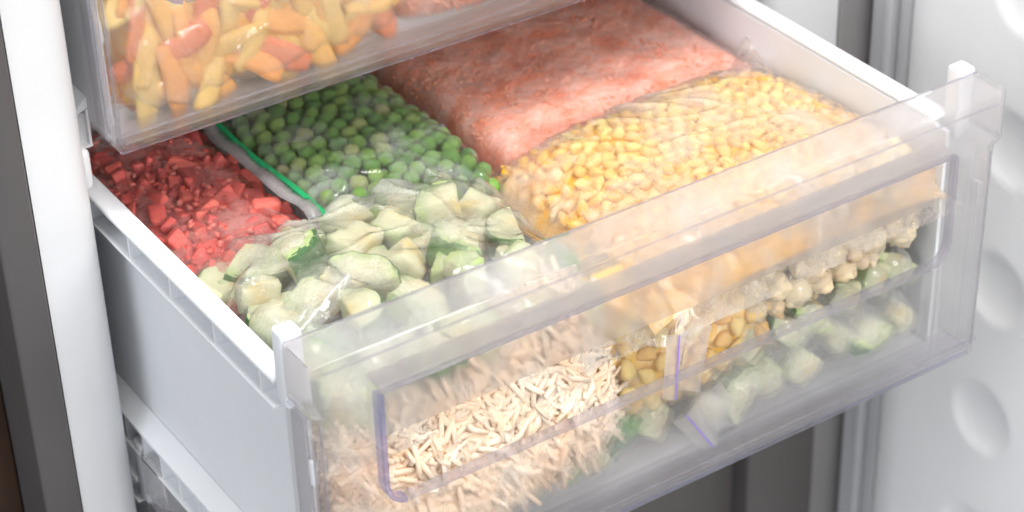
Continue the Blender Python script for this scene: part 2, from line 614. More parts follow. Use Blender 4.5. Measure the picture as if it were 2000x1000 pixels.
def build_drawer(loc, label):
    d = empty('freezer_bin', loc, label=label, cat='drawer')
    Wm = M['white']
    fp = link('front_panel', panel_mesh(), M['clear'], d)
    solid(fp, 0.0024)
    bpy.context.view_layer.update()
    me2 = bpy.data.meshes.new_from_object(fp.evaluated_get(bpy.context.evaluated_depsgraph_get()))
    fp.modifiers.clear()
    fp.data = me2
    me2.polygons.foreach_set('use_smooth', [True] * len(me2.polygons))
    me2.set_sharp_from_angle(angle=R(40))
    # crisp beads along the moulded edges of the front
    for (a_, b_) in ((0.0052, 0.0066), (0.4534, 0.4548)):
        bx('edge_bead', fp, M['edge_grey'], a_, b_, 0.0030, 0.0044, 0.022, 0.160, bev=0.0004)
    bx('edge_bead', fp, M['edge'], 0.006, 0.454, 0.0052, 0.0068, 0.0148, 0.0157, bev=0.0003)
    bx('edge_bead', fp, M['edge_grey'], 0.006, 0.454, -0.0007, 0.0003, 0.0285, 0.0293)
    bx('edge_bead', fp, M['edge_grey'], 0.001, 0.459, 0.0248, 0.0258, 0.2002, 0.2010)
    # grip: ceiling going back from the top of the opening, lip hanging behind it
    bx('grip_ceiling', fp, M['lip'], 0.0395, 0.4225, 0.0027, 0.0165, 0.1688, 0.1710, bev=0.0006)
    bx('grip_lip', fp, M['lip'], 0.0395, 0.4225, 0.0145, 0.0165, 0.1285, 0.1686, bev=0.0006)
    h0, h1, z0, z1, r = 0.0385, 0.4235, 0.0965, 0.1675, 0.0135
    left = [(h0, z1), (h0, z0 + r)] + [(h0 + r - r * math.cos(t), z0 + r - r * math.sin(t)) for t in (R(20), R(40), R(60), R(80))]
    link('cut_edge', arc_strip(left, 0.0014, -0.0012, 0.0060), M['edge'], fp)
    right = [(0.462 - x, z) for x, z in left]
    link('cut_edge', arc_strip(right, 0.0011, -0.0010, 0.0045), M['edge_grey'], fp)
    link('cut_edge', arc_strip([(h0 + r, z0 + 0.0002), (h1 - r, z0 + 0.0002)], 0.0013, -0.0010, 0.0050), M['edge_grey'], fp)
    link('cut_edge', arc_strip([(h0, z1 + 0.0012), (h1, z1 + 0.0012)], 0.0006, -0.0006, 0.0028), M['edge_grey'], fp)
    # bright moulded line under the top edge, base lip along the bottom
    bx('moulded_line', fp, M['clear_side'], 0.008, 0.452, -0.0006, 0.0004, 0.1925, 0.1938)
    bx('base_lip', fp, M['clear_side'], 0.0085, 0.4515, 0.0035, 0.0245, 0.0205, 0.0222, bev=0.0006)
    # cheeks: stiffening ribs and clip window on the end faces
    for s in (0, 1):
        def X(x):
            return x if s == 0 else 0.46 - x
        a, b = sorted((X(0.0035), X(0.0048)))
        bx('cheek_rib', fp, M['clear_side'], a, b, 0.0085, 0.0100, 0.020, 0.150)
        bx('cheek_rib', fp, M['clear_side'], a, b, 0.0160, 0.0172, 0.020, 0.158)
        a, b = sorted((X(0.0032), X(0.0050)))
        bx('clip', fp, Wm, a, b, 0.0115, 0.0150, 0.118, 0.134, bev=0.0005)
        a, b = sorted((X(-0.0012), X(0.0010)))
        bx('cheek_step', fp, M['clear_side'], a, b, 0.006, 0.024, 0.1655, 0.1680, bev=0.0006)
        # white tab of the bin that the front snaps on to
        a, b = sorted((X(0.0005), X(0.0125)))
        bx('mounting_tab', d, Wm, a, b, 0.0266, 0.0385, 0.158, 0.2035, bev=0.0022)
    # bin: walls with flanged, ribbed rims
    for s in (0, 1):
        def X(x):
            return x if s == 0 else 0.4535 - x
        a, b = sorted((X(0.0105), X(0.0130)))
        bx('side_wall', d, Wm, a, b, 0.0272, 0.404, 0.012, 0.166)
        a, b = sorted((X(0.0), X(0.0126)))
        rim = bx('rim', d, Wm, a, b, 0.0400, 0.410, 0.1662, 0.1702, bev=0.0016)
        a, b = sorted((X(0.0), X(0.0102)))
        fl = bx('rim_flange', d, Wm, a, b, 0.0415, 0.410, 0.1500, 0.1516, bev=0.0005)
        a, b = sorted((X(0.0012), X(0.0102)))
        for k in range(8):
            y = 0.056 + 0.0505 * k
            bx('rib', rim, Wm, a, b, y, y + 0.0016, 0.1517, 0.1661)
        pts = [(X(0.0103), 0.0270), (X(0.0), 0.0175), (X(0.0), 0.0155), (X(0.0103), 0.0200)]
        rail = pr('bottom_rail', d, Wm, pts, 'y', 0.056, 0.410)
        a, b = sorted((X(0.0012), X(0.0102)))
        for k in range(15):
            y = 0.060 + 0.0242 * k
            bx('rib', rail, Wm, a, b, y, y + 0.0014, -0.0036, 0.0158 if k else 0.0150)
        a, b = sorted((X(0.0), X(0.0103)))
        bx('rail_foot', rail, Wm, a, b, 0.056, 0.410, -0.0050, -0.0037)
        a, b = sorted((X(0.0088), X(0.0102)))
        bx('rail_back', rail, Wm, a, b, 0.056, 0.410, -0.0036, 0.0190)
    bx('floor', d, Wm, 0.0132, 0.4403, 0.0272, 0.404, 0.0120, 0.0145)
    bx('back_wall', d, Wm, 0.0132, 0.4403, 0.4015, 0.404, 0.0146, 0.166)
    return d


def copy_tree(o, parent=None):
    c = o.copy()
    C.objects.link(c)
    c.parent = parent
    for ch in o.children:
        copy_tree(ch, c)
    return c


drawer = build_drawer((0, 0, 0), 'pulled out white freezer drawer with clear front, filled with bags of vegetables')
dup = copy_tree(drawer)
dup.location = (0, 0.2068, 0.2)
dup['label'] = 'closed upper freezer drawer with clear front, holding the orange pepper strips'
for ch in dup.children:
    if ch.name.startswith('front_panel'):
        ch.material_slots[0].link = 'OBJECT'
        ch.material_slots[0].material = M['clear2']
dlo = copy_tree(drawer)
dlo.location = (0, 0.2068, -0.2)
dlo['label'] = 'closed bottom freezer drawer in shadow under the pulled out drawer'


# ------------------------------------------------------------------ packing and bag film
def pack(n, sx, sy, rad, top, layers=2.4, iters=140, seed=0, rvar=0.12):
    """spheres relaxed under a top surface top(x, y) inside |x| < sx/2, |y| < sy/2"""
    rg = np.random.default_rng(seed)
    r = rad * (1 + rvar * (rg.random(n) * 2 - 1))
    P = np.stack([(rg.random(n) - 0.5) * (sx - 2 * rad), (rg.random(n) - 0.5) * (sy - 2 * rad), np.zeros(n)], -1)
    P[:, 2] = top(P[:, 0], P[:, 1]) - r - rg.random(n) * rad * 2 * (layers - 1)
    rr = r[:, None] + r[None, :]
    for it in range(iters):
        D = P[:, None, :] - P[None, :, :]
        d = np.sqrt((D ** 2).sum(-1)) + 1e-9
        ov = np.clip(rr - d, 0, None)
        np.fill_diagonal(ov, 0)
        P = P + ((D / d[..., None]) * (ov * 0.30)[..., None]).sum(1)
        P[:, 0] = np.clip(P[:, 0], -sx / 2 + r, sx / 2 - r)
        P[:, 1] = np.clip(P[:, 1], -sy / 2 + r, sy / 2 - r)
        tz = top(P[:, 0], P[:, 1])
        P[:, 2] = np.clip(P[:, 2] + 0.02 * rad, tz - rad * 2 * layers, tz - r)
    return P, r


def pillow(lx, ly, h, p=4.0, q=0.5):
    def f(x, y):
        u = np.clip(np.abs(x) / (lx / 2), 0, 1)
        v = np.clip(np.abs(y) / (ly / 2), 0, 1)
        return h * ((1 - u ** p) * (1 - v ** p)) ** q
    return f


def bag_film(name, mat, mw, lx, ly, P, r, label, iters=60, step=0.0013, wr=0.0006, seed=0, fringe=0.0, corner=0.012, lift=None, minh=None, wscale=45, pad=0.0006, group='bags of frozen vegetables'):
    nx, ny = int(lx / step), int(ly / step)
    xs = np.linspace(-lx / 2, lx / 2, nx)
    ys = np.linspace(-ly / 2, ly / 2, ny)
    hc = np.zeros((ny, nx))
    X, Y = np.meshgrid(xs, ys)
    if minh is not None:
        hc = np.maximum(hc, minh(X, Y))
    for (px, py, pz), rr in zip(P, r):
        i0, i1 = np.searchsorted(xs, px - rr), np.searchsorted(xs, px + rr)
        j0, j1 = np.searchsorted(ys, py - rr), np.searchsorted(ys, py + rr)
        if i1 <= i0 or j1 <= j0:
            continue
        dd = (X[j0:j1, i0:i1] - px) ** 2 + (Y[j0:j1, i0:i1] - py) ** 2
        z = pz + np.sqrt(np.clip(rr * rr - dd, 0, None)) + pad
        hc[j0:j1, i0:i1] = np.where(dd < rr * rr, np.maximum(hc[j0:j1, i0:i1], z), hc[j0:j1, i0:i1])
    edge = np.minimum(np.minimum(X + lx / 2, lx / 2 - X), np.minimum(Y + ly / 2, ly / 2 - Y))
    hc = np.where(edge < 0.002, 0, hc)
    h = hc.copy()
    for it in range(iters):
        b = h.copy()
        b[1:-1, 1:-1] = 0.25 * (h[:-2, 1:-1] + h[2:, 1:-1] + h[1:-1, :-2] + h[1:-1, 2:])
        h = np.maximum(b, hc)
    # soften contacts
    for it in range(2):
        b = h.copy()
        b[1:-1, 1:-1] = 0.2 * (h[1:-1, 1:-1] + h[:-2, 1:-1] + h[2:, 1:-1] + h[1:-1, :-2] + h[1:-1, 2:])
        h = np.maximum(b, hc - 0.0002)
    k = np.clip(edge / 0.012, 0, 1)
    so = Vector((seed * 3.7, seed * 1.3, seed * 2.1))
    wv = np.zeros_like(h)
    for j in range(ny):
        for i in range(nx):
            v = Vector((xs[i] * wscale, ys[j] * wscale * 0.55, 0)) + so
            a = 1 - abs(noise.noise(v)) * 2.2
            c = noise.noise(v * 0.35 + Vector((9, 4, 2)))
            v2 = Vector((v.x * 0.5 + v.y * 1.6, v.y * 0.35 - v.x * 0.6, 3))
            b2 = 1 - abs(noise.noise(v2 + Vector((0.4 * c, 0, 0)))) * 3.0
            wv[j, i] = max(a, 0) ** 4 * (0.4 + max(c, -0.2) * 1.8) + 1.1 * max(b2, 0) ** 6 * max(0.0, 0.5 - c * 1.5) + 0.9 * c
    h = h + wv * wr * (0.25 + 0.75 * k)
    if fringe:
        ph = noise.noise(so) * 6
        h = h + (1 - k) * fringe * (np.sin(X * 95 + ph) * np.sin(Y * 80 + ph * 2))
    if lift is not None:
        h = h + lift(X, Y)
    # round the corners in plan
    cx = np.clip(np.abs(X) - (lx / 2 - corner), 0, None)
    cyv = np.clip(np.abs(Y) - (ly / 2 - corner), 0, None)
    dd = np.hypot(cx, cyv)
    sc_ = np.where((cx > 0) & (cyv > 0) & (dd > 1e-9), np.maximum(cx, cyv) / np.maximum(dd, 1e-9), 1)
    X2 = np.where((cx > 0) & (cyv > 0), np.sign(X) * (lx / 2 - corner + cx * sc_), X)
    Y2 = np.where((cx > 0) & (cyv > 0), np.sign(Y) * (ly / 2 - corner + cyv * sc_), Y)
    vs = np.stack([X2, Y2, h], -1).reshape(-1, 3)
    fs = [(j * nx + i, j * nx + i + 1, (j + 1) * nx + i + 1, (j + 1) * nx + i) for j in range(ny - 1) for i in range(nx - 1)]
    me = mesh(name, vs, fs)
    o = link(name, me, mat, None, True)
    o.matrix_world = mw
    tag(o, label, 'freezer bag', group)
    return o, (xs, ys, h)


def frame_matrix(origin, ex, ey):
    ex = Vector(ex).normalized()
    ey = Vector(ey)
    ey = (ey - ex * ex.dot(ey)).normalized()
    ez = ex.cross(ey)
    mm = Matrix((ex, ey, ez)).transposed().to_4x4()
    mm.translation = Vector(origin)
    return mm


def flat(cx, cy_, z, rot=0.0, tx=0.0, ty=0.0):
    return Matrix.Translation((cx, cy_, z)) @ Matrix.Rotation(rot, 4, 'Z') @ Matrix.Rotation(tx, 4, 'X') @ Matrix.Rotation(ty, 4, 'Y')


def rnd_rot():
    return Matrix.Rotation(random.random() * 6.28, 4, 'Z') @ Matrix.Rotation(random.random() * 3.14, 4, 'X') @ Matrix.Rotation(random.random() * 6.28, 4, 'Z')


def ico(name, sub, fn, s=(1, 1, 1)):
    bm = bmesh.new()
    bmesh.ops.create_icosphere(bm, subdivisions=sub, radius=1)
    for v in bm.verts:
        k = fn(v.co.copy())
        v.co = Vector((v.co.x * s[0], v.co.y * s[1], v.co.z * s[2])) * k
    me = bpy.data.meshes.new(name)
    bm.to_mesh(me)
    bm.free()
    me.polygons.foreach_set('use_smooth', [True] * len(me.polygons))
    return me


def lumpy(seed, amp, freq):
    o = Vector((seed * 5.1, seed * 2.3, seed * 9.7))
    return lambda c: 1 + amp * noise.noise(c * freq + o)


def joined(name, items, mat):
    """many small pieces as one mesh (a mass nobody could count): items = [(mesh, matrix)]"""
    VS, FS, off = [], [], 0
    cache = {}
    for me, mw in items:
        if me.name not in cache:
            a = np.empty(len(me.vertices) * 3)
            me.vertices.foreach_get('co', a)
            cache[me.name] = (a.reshape(-1, 3), [tuple(p.vertices) for p in me.polygons])
        co, fc = cache[me.name]
        mm = np.array(mw)
        VS.append(co @ mm[:3, :3].T + mm[:3, 3])
        FS += [tuple(k + off for k in f) for f in fc]
        off += len(co)
    me = mesh(name, np.concatenate(VS), FS)
    return link(name, me, mat, None, True)


def scatter(name, meshes, mat, mw, P, r, label, cat, group, unit=1.0, rots=None, limit=300, massname=None, masslabel=None, masscat=None, core=None):
    """each piece an object of its own; past the limit the lowest ones become one mass"""
    for me in meshes:
        if not me.materials:
            me.materials.append(mat)
    order = np.argsort(-P[:, 2])
    keep = order[:limit]
    rest = order[limit:]
    out = []
    for n_, i in enumerate(keep):
        me = meshes[i % len(meshes)]
        o = bpy.data.objects.new(name, me)
        C.objects.link(o)
        rot = rots[i] if rots is not None else rnd_rot()
        o.matrix_world = mw @ Matrix.Translation(tuple(P[i])) @ rot @ Matrix.Scale(r[i] * unit, 4)
        tag(o, label(i) if callable(label) else label, cat, group)
        out.append(o)
    if len(rest) or core:
        its = [(meshes[i % len(meshes)], mw @ Matrix.Translation(tuple(P[i])) @ rnd_rot() @ Matrix.Scale(r[i] * unit, 4)) for i in rest]
        if core:
            pl, clx, cly, drop = core
            nn = 70
            X, Y = np.meshgrid(np.linspace(-clx / 2, clx / 2, nn), np.linspace(-cly / 2, cly / 2, nn))
            Z = np.clip(pl(X, Y) - drop, 0, None)
            Z += np.array([[0.0012 * noise.noise(Vector((X[j, i] * 160, Y[j, i] * 160, 5))) for i in range(nn)] for j in range(nn)])
            its.append((mesh('core', np.stack([X, Y, Z], -1).reshape(-1, 3), [(j * nn + i, j * nn + i + 1, (j + 1) * nn + i + 1, (j + 1) * nn + i) for j in range(nn - 1) for i in range(nn - 1)]), mw))
        j = joined(massname, its, mat)
        tag(j, masslabel, masscat, None, 'stuff')
    return out


# ------------------------------------------------------------------ peas
M['pea'] = food('frozen_pea', [(0.0, (0.09, 0.29, 0.02)), (0.55, (0.18, 0.45, 0.04)), (0.9, (0.32, 0.54, 0.08)), (1.0, (0.54, 0.56, 0.20))],
                frost=0.42, fscale=160, lo=0.46, hi=0.72, bump=0.9, bscale=230)
M['film_pea'] = film('pea_bag_film', 0.50, 30, 0.45, 0.72, base=0.03, gloss=0.05)
pea_meshes = [ico('pea', 2, lumpy(k, 0.16, 1.7)) for k in range(6)]
mw = flat(0.1725, 0.272, 0.112, R(1.5))
pil = pillow(0.128, 0.235, 0.044, 5, 0.5)
P, r = pack(350, 0.110, 0.214, 0.0057, pil, 2.0, 140, seed=3)
P[:, 0] -= 0.003
scatter('pea', pea_meshes, M['pea'], mw, P, r, 'round green frozen pea inside the green-zipped bag', 'pea', 'peas in the green-zipped bag',
        massname='pea_layer', masslabel='lower layer of frozen peas deep in the green-zipped bag', masscat='peas')
pb, _ = bag_film('freezer_bag', M['film_pea'], mw, 0.132, 0.236, P, r, 'clear zip bag of green peas with a green zip edge', iters=180, wr=0.0030, seed=2, fringe=0.0015)

# ------------------------------------------------------------------ red pepper pieces
M['red'] = food('frozen_red_pepper', [(0.0, (0.52, 0.012, 0.010)), (0.5, (0.70, 0.028, 0.018)), (1.0, (0.80, 0.09, 0.05))],
                frostcol=(0.82, 0.52, 0.48), frost=0.7, fscale=70, lo=0.45, hi=0.66, rough=0.35)
M['film_red'] = film('red_bag_film', 0.74, 30, 0.43, 0.62, frostcol=(0.88, 0.52, 0.48), base=0.05, gloss=0.10)
dice_bm = []


def dice(seed):
    bm = bmesh.new()
    bmesh.ops.create_cube(bm, size=2)
    rg = random.Random(seed)
    for v in bm.verts:
        v.co = Vector((v.co.x * 1.05, v.co.y * 0.85, v.co.z * 0.5)) + Vector((rg.uniform(-.3, .3), rg.uniform(-.3, .3), rg.uniform(-.15, .15)))
    bmesh.ops.bevel(bm, geom=bm.edges[:], offset=0.24, segments=2, profile=0.5, affect='EDGES')
    me = bpy.data.meshes.new('dice')
    bm.to_mesh(me)
    bm.free()
    me.polygons.foreach_set('use_smooth', [True] * len(me.polygons))
    return me


dice_meshes = [dice(k) for k in range(5)]
mw = flat(0.0655, 0.268, 0.100, R(-0.6))
pil = pillow(0.095, 0.24, 0.046, 5, 0.5)
P, r = pack(270, 0.090, 0.225, 0.0066, pil, 1.6, 120, seed=5, rvar=0.4)
scatter('pepper_dice', dice_meshes, M['red'], mw, P, r * 1.15, 'diced red pepper frozen in the frosty bag beside the left wall', 'red pepper', 'diced red pepper in the left bag',
        massname='pepper_layer', masslabel='packed lower layer of diced red pepper in the left bag', masscat='red pepper', core=(pil, 0.092, 0.235, 0.0065))
bag_film('freezer_bag', M['film_red'], mw, 0.099, 0.24, P, r, 'frosty bag of diced red pepper in the back left corner', iters=500, wr=0.0007, seed=4, fringe=0.001)

# crushed icy bits between the dice
M['red_ice'] = food('red_ice_crumbs', [(0.0, (0.62, 0.03, 0.02)), (0.5, (0.74, 0.10, 0.07)), (1.0, (0.82, 0.34, 0.29))], frostcol=(0.86, 0.52, 0.48), frost=0.45, fscale=90, mass=70)
rrg = random.Random(91)
RB = [ico('ice_crumb', 1, lumpy(k + 60, 0.4, 1.6), (1.3, 0.9, 0.7)) for k in range(4)]
its = []
for k in range(800):
    x, y = rrg.uniform(-0.043, 0.043), rrg.uniform(-0.108, 0.108)
    z = float(pil(np.array(x), np.array(y))) - 0.001 - rrg.random() ** 2 * 0.006
    its.append((RB[k % 4], mw @ Matrix.Translation((x, y, z)) @ Matrix.Rotation(rrg.uniform(0, 6.28), 4, 'Z') @ Matrix.Rotation(rrg.uniform(0, 3), 4, 'X') @ Matrix.Scale(rrg.uniform(0.0010, 0.0028), 4)))
tag(joined('red_pepper_crumbs', its, M['red_ice']), 'crushed icy red pepper crumbs between the dice in the left bag', 'red pepper', None, 'stuff')

# green zip strip and frosty flange along the left edge of the pea bag
M['green'] = plastic('green_zip_plastic', (0.02, 0.36, 0.13), 0.3)
M['film_plain'] = film('plain_bag_film', 0.55, 30, 0.4, 0.75, base=0.34, gloss=0.10)


def ribbon(path, width_vec, th, name='ribbon'):
    vs, fs = [], []
    wv = Vector(width_vec)
    for p in path:
        p = Vector(p)
        for q in (p, p + wv, p + wv + Vector((0, 0, -th)), p + Vector((0, 0, -th))):
            vs.append(tuple(q))
    n = len(path)
    for i in range(n - 1):
        for k in range(4):
            fs.append((i * 4 + k, i * 4 + (k + 1) % 4, i * 4 + 4 + (k + 1) % 4, i * 4 + 4 + k))
    fs += [(3, 2, 1, 0), tuple(4 * (n - 1) + k for k in range(4))]
    return mesh(name, vs, fs)


zpath = [(0.1105 + 0.0010 * math.sin(k * 0.5), 0.185 + 0.0092 * k, 0.1515 - 0.0002 * k) for k in range(18)]
pbi = pb.matrix_world.inverted()


def under(o, parent):
    bpy.context.view_layer.update()
    o.parent = parent
    o.matrix_parent_inverse = parent.matrix_world.inverted()
    return o


under(link('zip_strip', ribbon(zpath, (0.0030, 0, 0.0006), 0.0016), M['green'], None, False), pb)
fpath = [(x - 0.0085 + 0.0015 * math.sin(k * 0.9), y, z + 0.0012 * math.sin(k * 1.3) - 0.001) for k, (x, y, z) in enumerate(zpath)]
under(link('zip_flange', ribbon(fpath, (0.0088, 0, 0.0012), 0.0003), M['film_plain'], None, True), pb)

# ------------------------------------------------------------------ shredded carrot block
M['carrot'] = food('frozen_carrot_mass', [(0.0, (0.62, 0.14, 0.08)), (0.35, (0.84, 0.24, 0.11)), (0.6, (0.86, 0.34, 0.21)), (0.82, (0.87, 0.45, 0.33)), (1.0, (0.84, 0.15, 0.03))],
                   frostcol=(0.89, 0.66, 0.59), frost=0.6, fscale=70, lo=0.42, hi=0.64, mass=30, bump=0.9, bscale=330)
M['film_pink'] = film('pink_bag_film', 0.46, 40, 0.38, 0.68, frostcol=(0.88, 0.68, 0.63), base=0.10, gloss=0.12)
mw = flat(0.337, 0.282, 0.100, R(0.8))
pil = pillow(0.202, 0.25, 0.045, 12, 0.35)
lx, ly = 0.200, 0.248
nx, ny = 200, 240
xs, ys = np.linspace(-lx / 2, lx / 2, nx), np.linspace(-ly / 2, ly / 2, ny)
X, Y = np.meshgrid(xs, ys)
Hh = pil(X, Y)
for j in range(ny):
    for i in range(nx):
        v = Vector((xs[i], ys[j], 0))
        Hh[j, i] += (0.0016 * noise.noise(v * 40) + 0.0010 * noise.noise(v * 130) + 0.0006 * noise.noise(v * 330)) * min(1, Hh[j, i] / 0.02)
vs = np.concatenate([np.stack([X, Y, Hh], -1).reshape(-1, 3)])
fs = [(j * nx + i, j * nx + i + 1, (j + 1) * nx + i + 1, (j + 1) * nx + i) for j in range(ny - 1) for i in range(nx - 1)]
cb = link('shredded_carrot', mesh('shredded_carrot', vs, fs), M['carrot'], None, True)
cb.matrix_world = mw
tag(cb, 'block of frosty shredded carrot in the back right bag', 'carrot', None, 'stuff')
crg = random.Random(77)
cmats = []
CB = [ico('crumb', 1, lumpy(k + 40, 0.35, 1.5), (1.6, 0.7, 0.55)) for k in range(5)]
its = []
for k in range(1500):
    x, y = crg.uniform(-0.096, 0.096), crg.uniform(-0.12, 0.12)
    z = float(pil(np.array(x), np.array(y))) - 0.0004
    its.append((CB[k % 5], mw @ Matrix.Translation((x, y, z)) @ Matrix.Rotation(crg.uniform(0, 6.28), 4, 'Z') @ Matrix.Rotation(crg.gauss(0, 0.4), 4, 'Y') @ Matrix.Scale(crg.uniform(0.0008, 0.0021), 4)))
M['carrot_bits'] = food('carrot_bits', [(0.0, (0.84, 0.16, 0.03)), (0.4, (0.86, 0.28, 0.13)), (1.0, (0.87, 0.44, 0.32))], frostcol=(0.87, 0.60, 0.52), frost=0.4, fscale=60, mass=60)
cbits = joined('carrot_crumbs', its, M['carrot_bits'])
tag(cbits, 'coarse orange carrot crumbs on the block in the back right bag', 'carrot', None, 'stuff')
sP = np.stack([X[::4, ::4].ravel(), Y[::4, ::4].ravel(), Hh[::4, ::4].ravel() - 0.0006], -1)
cf, _ = bag_film('freezer_bag', M['film_pink'], mw, 0.206, 0.252, sP, np.full(len(sP), 0.0030), 'flat frosty bag of pink orange shredded carrot at the back right', iters=30, wr=0.0003, seed=9, minh=lambda x, y: pil(x, y))

# ------------------------------------------------------------------ corn
M['corn'] = food('frozen_corn', [(0.0, (0.92, 0.42, 0.01)), (0.5, (0.95, 0.57, 0.03)), (1.0, (0.95, 0.70, 0.16))],
                 frostcol=(0.93, 0.86, 0.68), frost=0.8, fscale=70, lo=0.42, hi=0.68, rough=0.4)
M['film_corn'] = film('corn_bag_film', 0.74, 16, 0.40, 0.62, frostcol=(0.88, 0.83, 0.78), base=0.08, gloss=0.12)


def kernel(seed):
    o = Vector((seed * 3.3, 1, 2))

    def fn(c):
        return 1 + 0.26 * noise.noise(c * 1.4 + o) + 0.08 * noise.noise(c * 4 + o)
    me = ico('kernel', 2, fn, (1.0, 0.88, 0.52))
    for v in me.vertices:
        t_ = (v.co.x + 1) / 2
        v.co.y *= 0.42 + 0.7 * t_
        v.co.z *= 0.75 + 0.3 * t_
        if v.co.x > 0.55:
            v.co.x = 0.55 + (v.co.x - 0.55) * 0.5
    return me


kern = [kernel(k) for k in range(9)]
mwc = flat(0.3325, 0.112, 0.112, R(1.5), R(-1.5), R(-1.0))
pil = pillow(0.232, 0.186, 0.050, 4, 0.5)
P, r = pack(640, 0.212, 0.168, 0.0052, pil, 1.6, 120, seed=8)
scatter('corn_kernel', kern, M['corn'], mwc, P, r * 1.30, 'yellow frozen corn kernel in the big bag at the front right', 'corn kernel', 'corn kernels in the front right bag', limit=220,
        massname='corn_layer', masslabel='lower layer of yellow corn kernels in the front right bag', masscat='corn', core=(pil, 0.222, 0.178, 0.0062))


def corn_lift(X, Y):
    a = np.clip((X - 0.075) / 0.045, 0, 1) * np.clip((Y - 0.055) / 0.04, 0, 1)
    return 0.050 * a ** 1.3


bag_film('freezer_bag', M['film_corn'], mwc, 0.238, 0.196, P, r, 'frosty bag of yellow corn kernels at the front right', iters=600, wr=0.0019, seed=12, fringe=0.002, lift=corn_lift, wscale=38)

# ------------------------------------------------------------------ zucchini
M['zflesh'] = food('zucchini_flesh', [(0.0, (0.93, 0.70, 0.22)), (0.35, (0.94, 0.88, 0.54)), (0.75, (0.87, 0.90, 0.56)), (1.0, (0.52, 0.70, 0.22))],
                   frostcol=(0.90, 0.90, 0.80), frost=0.7, fscale=55, lo=0.45, hi=0.72, radial=1.05, bump=0.8, bscale=120)
M['zskin'] = food('zucchini_skin', [(0.0, (0.02, 0.10, 0.012)), (0.6, (0.04, 0.17, 0.02)), (1.0, (0.10, 0.27, 0.04))],
                  frostcol=(0.72, 0.78, 0.70), frost=0.5, fscale=60, lo=0.48, hi=0.75, rough=0.35)
M['film_zuc'] = film('zucchini_bag_film', 0.64, 22, 0.42, 0.66, frostcol=(0.88, 0.89, 0.86), base=0.09, gloss=0.06)


def zuc(seed, a0, a1, rr=1.0, th=0.75):
    """sector of a thick zucchini slice; flesh mesh and the skin shell on its round side (units of the radius)"""
    rg = random.Random(seed)
    n = 9
    angs = [a0 + (a1 - a0) * k / (n - 1) for k in range(n)]
    rad = [rr * (1 + rg.uniform(-.03, .03)) for _ in angs]
    bm = bmesh.new()
    top = [bm.verts.new((-0.02, 0, th / 2))] + [bm.verts.new((q * math.cos(a), q * math.sin(a), th / 2 + rg.uniform(-.04, .04))) for a, q in zip(angs, rad)]
    bot = [bm.verts.new((-0.02, 0, -th / 2))] + [bm.verts.new((q * math.cos(a), q * math.sin(a), -th / 2 + rg.uniform(-.04, .04))) for a, q in zip(angs, rad)]
    bm.faces.new(top)
    bm.faces.new(bot[::-1])
    for k in range(len(top)):
        j = (k + 1) % len(top)
        bm.faces.new((top[k], bot[k], bot[j], top[j]))
    bmesh.ops.recalc_face_normals(bm, faces=bm.faces[:])
    bmesh.ops.bevel(bm, geom=[e for e in bm.edges if e.calc_face_angle(0) > 0.5], offset=0.10, segments=2, profile=0.5, affect='EDGES')
    bmesh.ops.triangulate(bm, faces=[f for f in bm.faces if len(f.verts) > 4])
    bmesh.ops.subdivide_edges(bm, edges=bm.edges[:], cuts=2, use_grid_fill=True)
    bmesh.ops.smooth_vert(bm, verts=bm.verts[:], factor=0.5, use_axis_x=True, use_axis_y=True, use_axis_z=True)
    o = Vector((seed * 4.1, seed * 1.7, 3))
    bm.normal_update()
    for v in bm.verts:
        v.co += v.normal * (0.075 * noise.noise(v.co * 1.9 + o) + 0.035 * noise.noise(v.co * 5.5 + o))
    bm.normal_update()
    me = bpy.data.meshes.new('zucchini')
    bm.to_mesh(me)
    # the skin: the round side again, a hair proud of the flesh
    am = (a0 + a1) / 2
    gone = []
    for f in bm.faces:
        c = f.calc_center_median()
        a = math.atan2(c.y, c.x)
        rad_n = Vector((math.cos(a), math.sin(a), 0))
        if math.hypot(c.x, c.y) < 0.80 * rr or f.normal.dot(rad_n) < 0.62 or not (a0 - 0.05 <= a % 6.2832 <= a1 + 0.05):
            gone.append(f)
    bmesh.ops.delete(bm, geom=gone, context='FACES')
    for v in bm.verts:
        v.co += Vector((v.co.x, v.co.y, 0)).normalized() * 0.016
    sk = bpy.data.meshes.new('skin')
    bm.to_mesh(sk)
    bm.free()
    for q in (me, sk):
        q.polygons.foreach_set('use_smooth', [True] * len(q.polygons))
    me.materials.append(M['zflesh'])
    sk.materials.append(M['zskin'])
    return me, sk


def zcube(seed):
    rg = random.Random(seed)
    bm = bmesh.new()
    bmesh.ops.create_cube(bm, size=1)
    for v in bm.verts:
        v.co = Vector((v.co.x * 1.15, v.co.y * 0.95, v.co.z * 0.95)) + Vector([rg.uniform(-.14, .14) for _ in range(3)]) + Vector((0, 0.45, 0))
    bmesh.ops.bevel(bm, geom=bm.edges[:], offset=0.16, segments=2, profile=0.5, affect='EDGES')
    bmesh.ops.subdivide_edges(bm, edges=bm.edges[:], cuts=2, use_grid_fill=True)
    bmesh.ops.smooth_vert(bm, verts=bm.verts[:], factor=0.5, use_axis_x=True, use_axis_y=True, use_axis_z=True)
    o = Vector((seed * 4.1, seed * 1.7, 3))
    bm.normal_update()
    for v in bm.verts:
        v.co += v.normal * (0.16 * noise.noise(v.co * 2.1 + o) + 0.05 * noise.noise(v.co * 6 + o))
    me = bpy.data.meshes.new('zucchini_cube')
    bm.to_mesh(me)
    bm.free()
    me.polygons.foreach_set('use_smooth', [True] * len(me.polygons))
    me.materials.append(M['zflesh'])
    return me, None


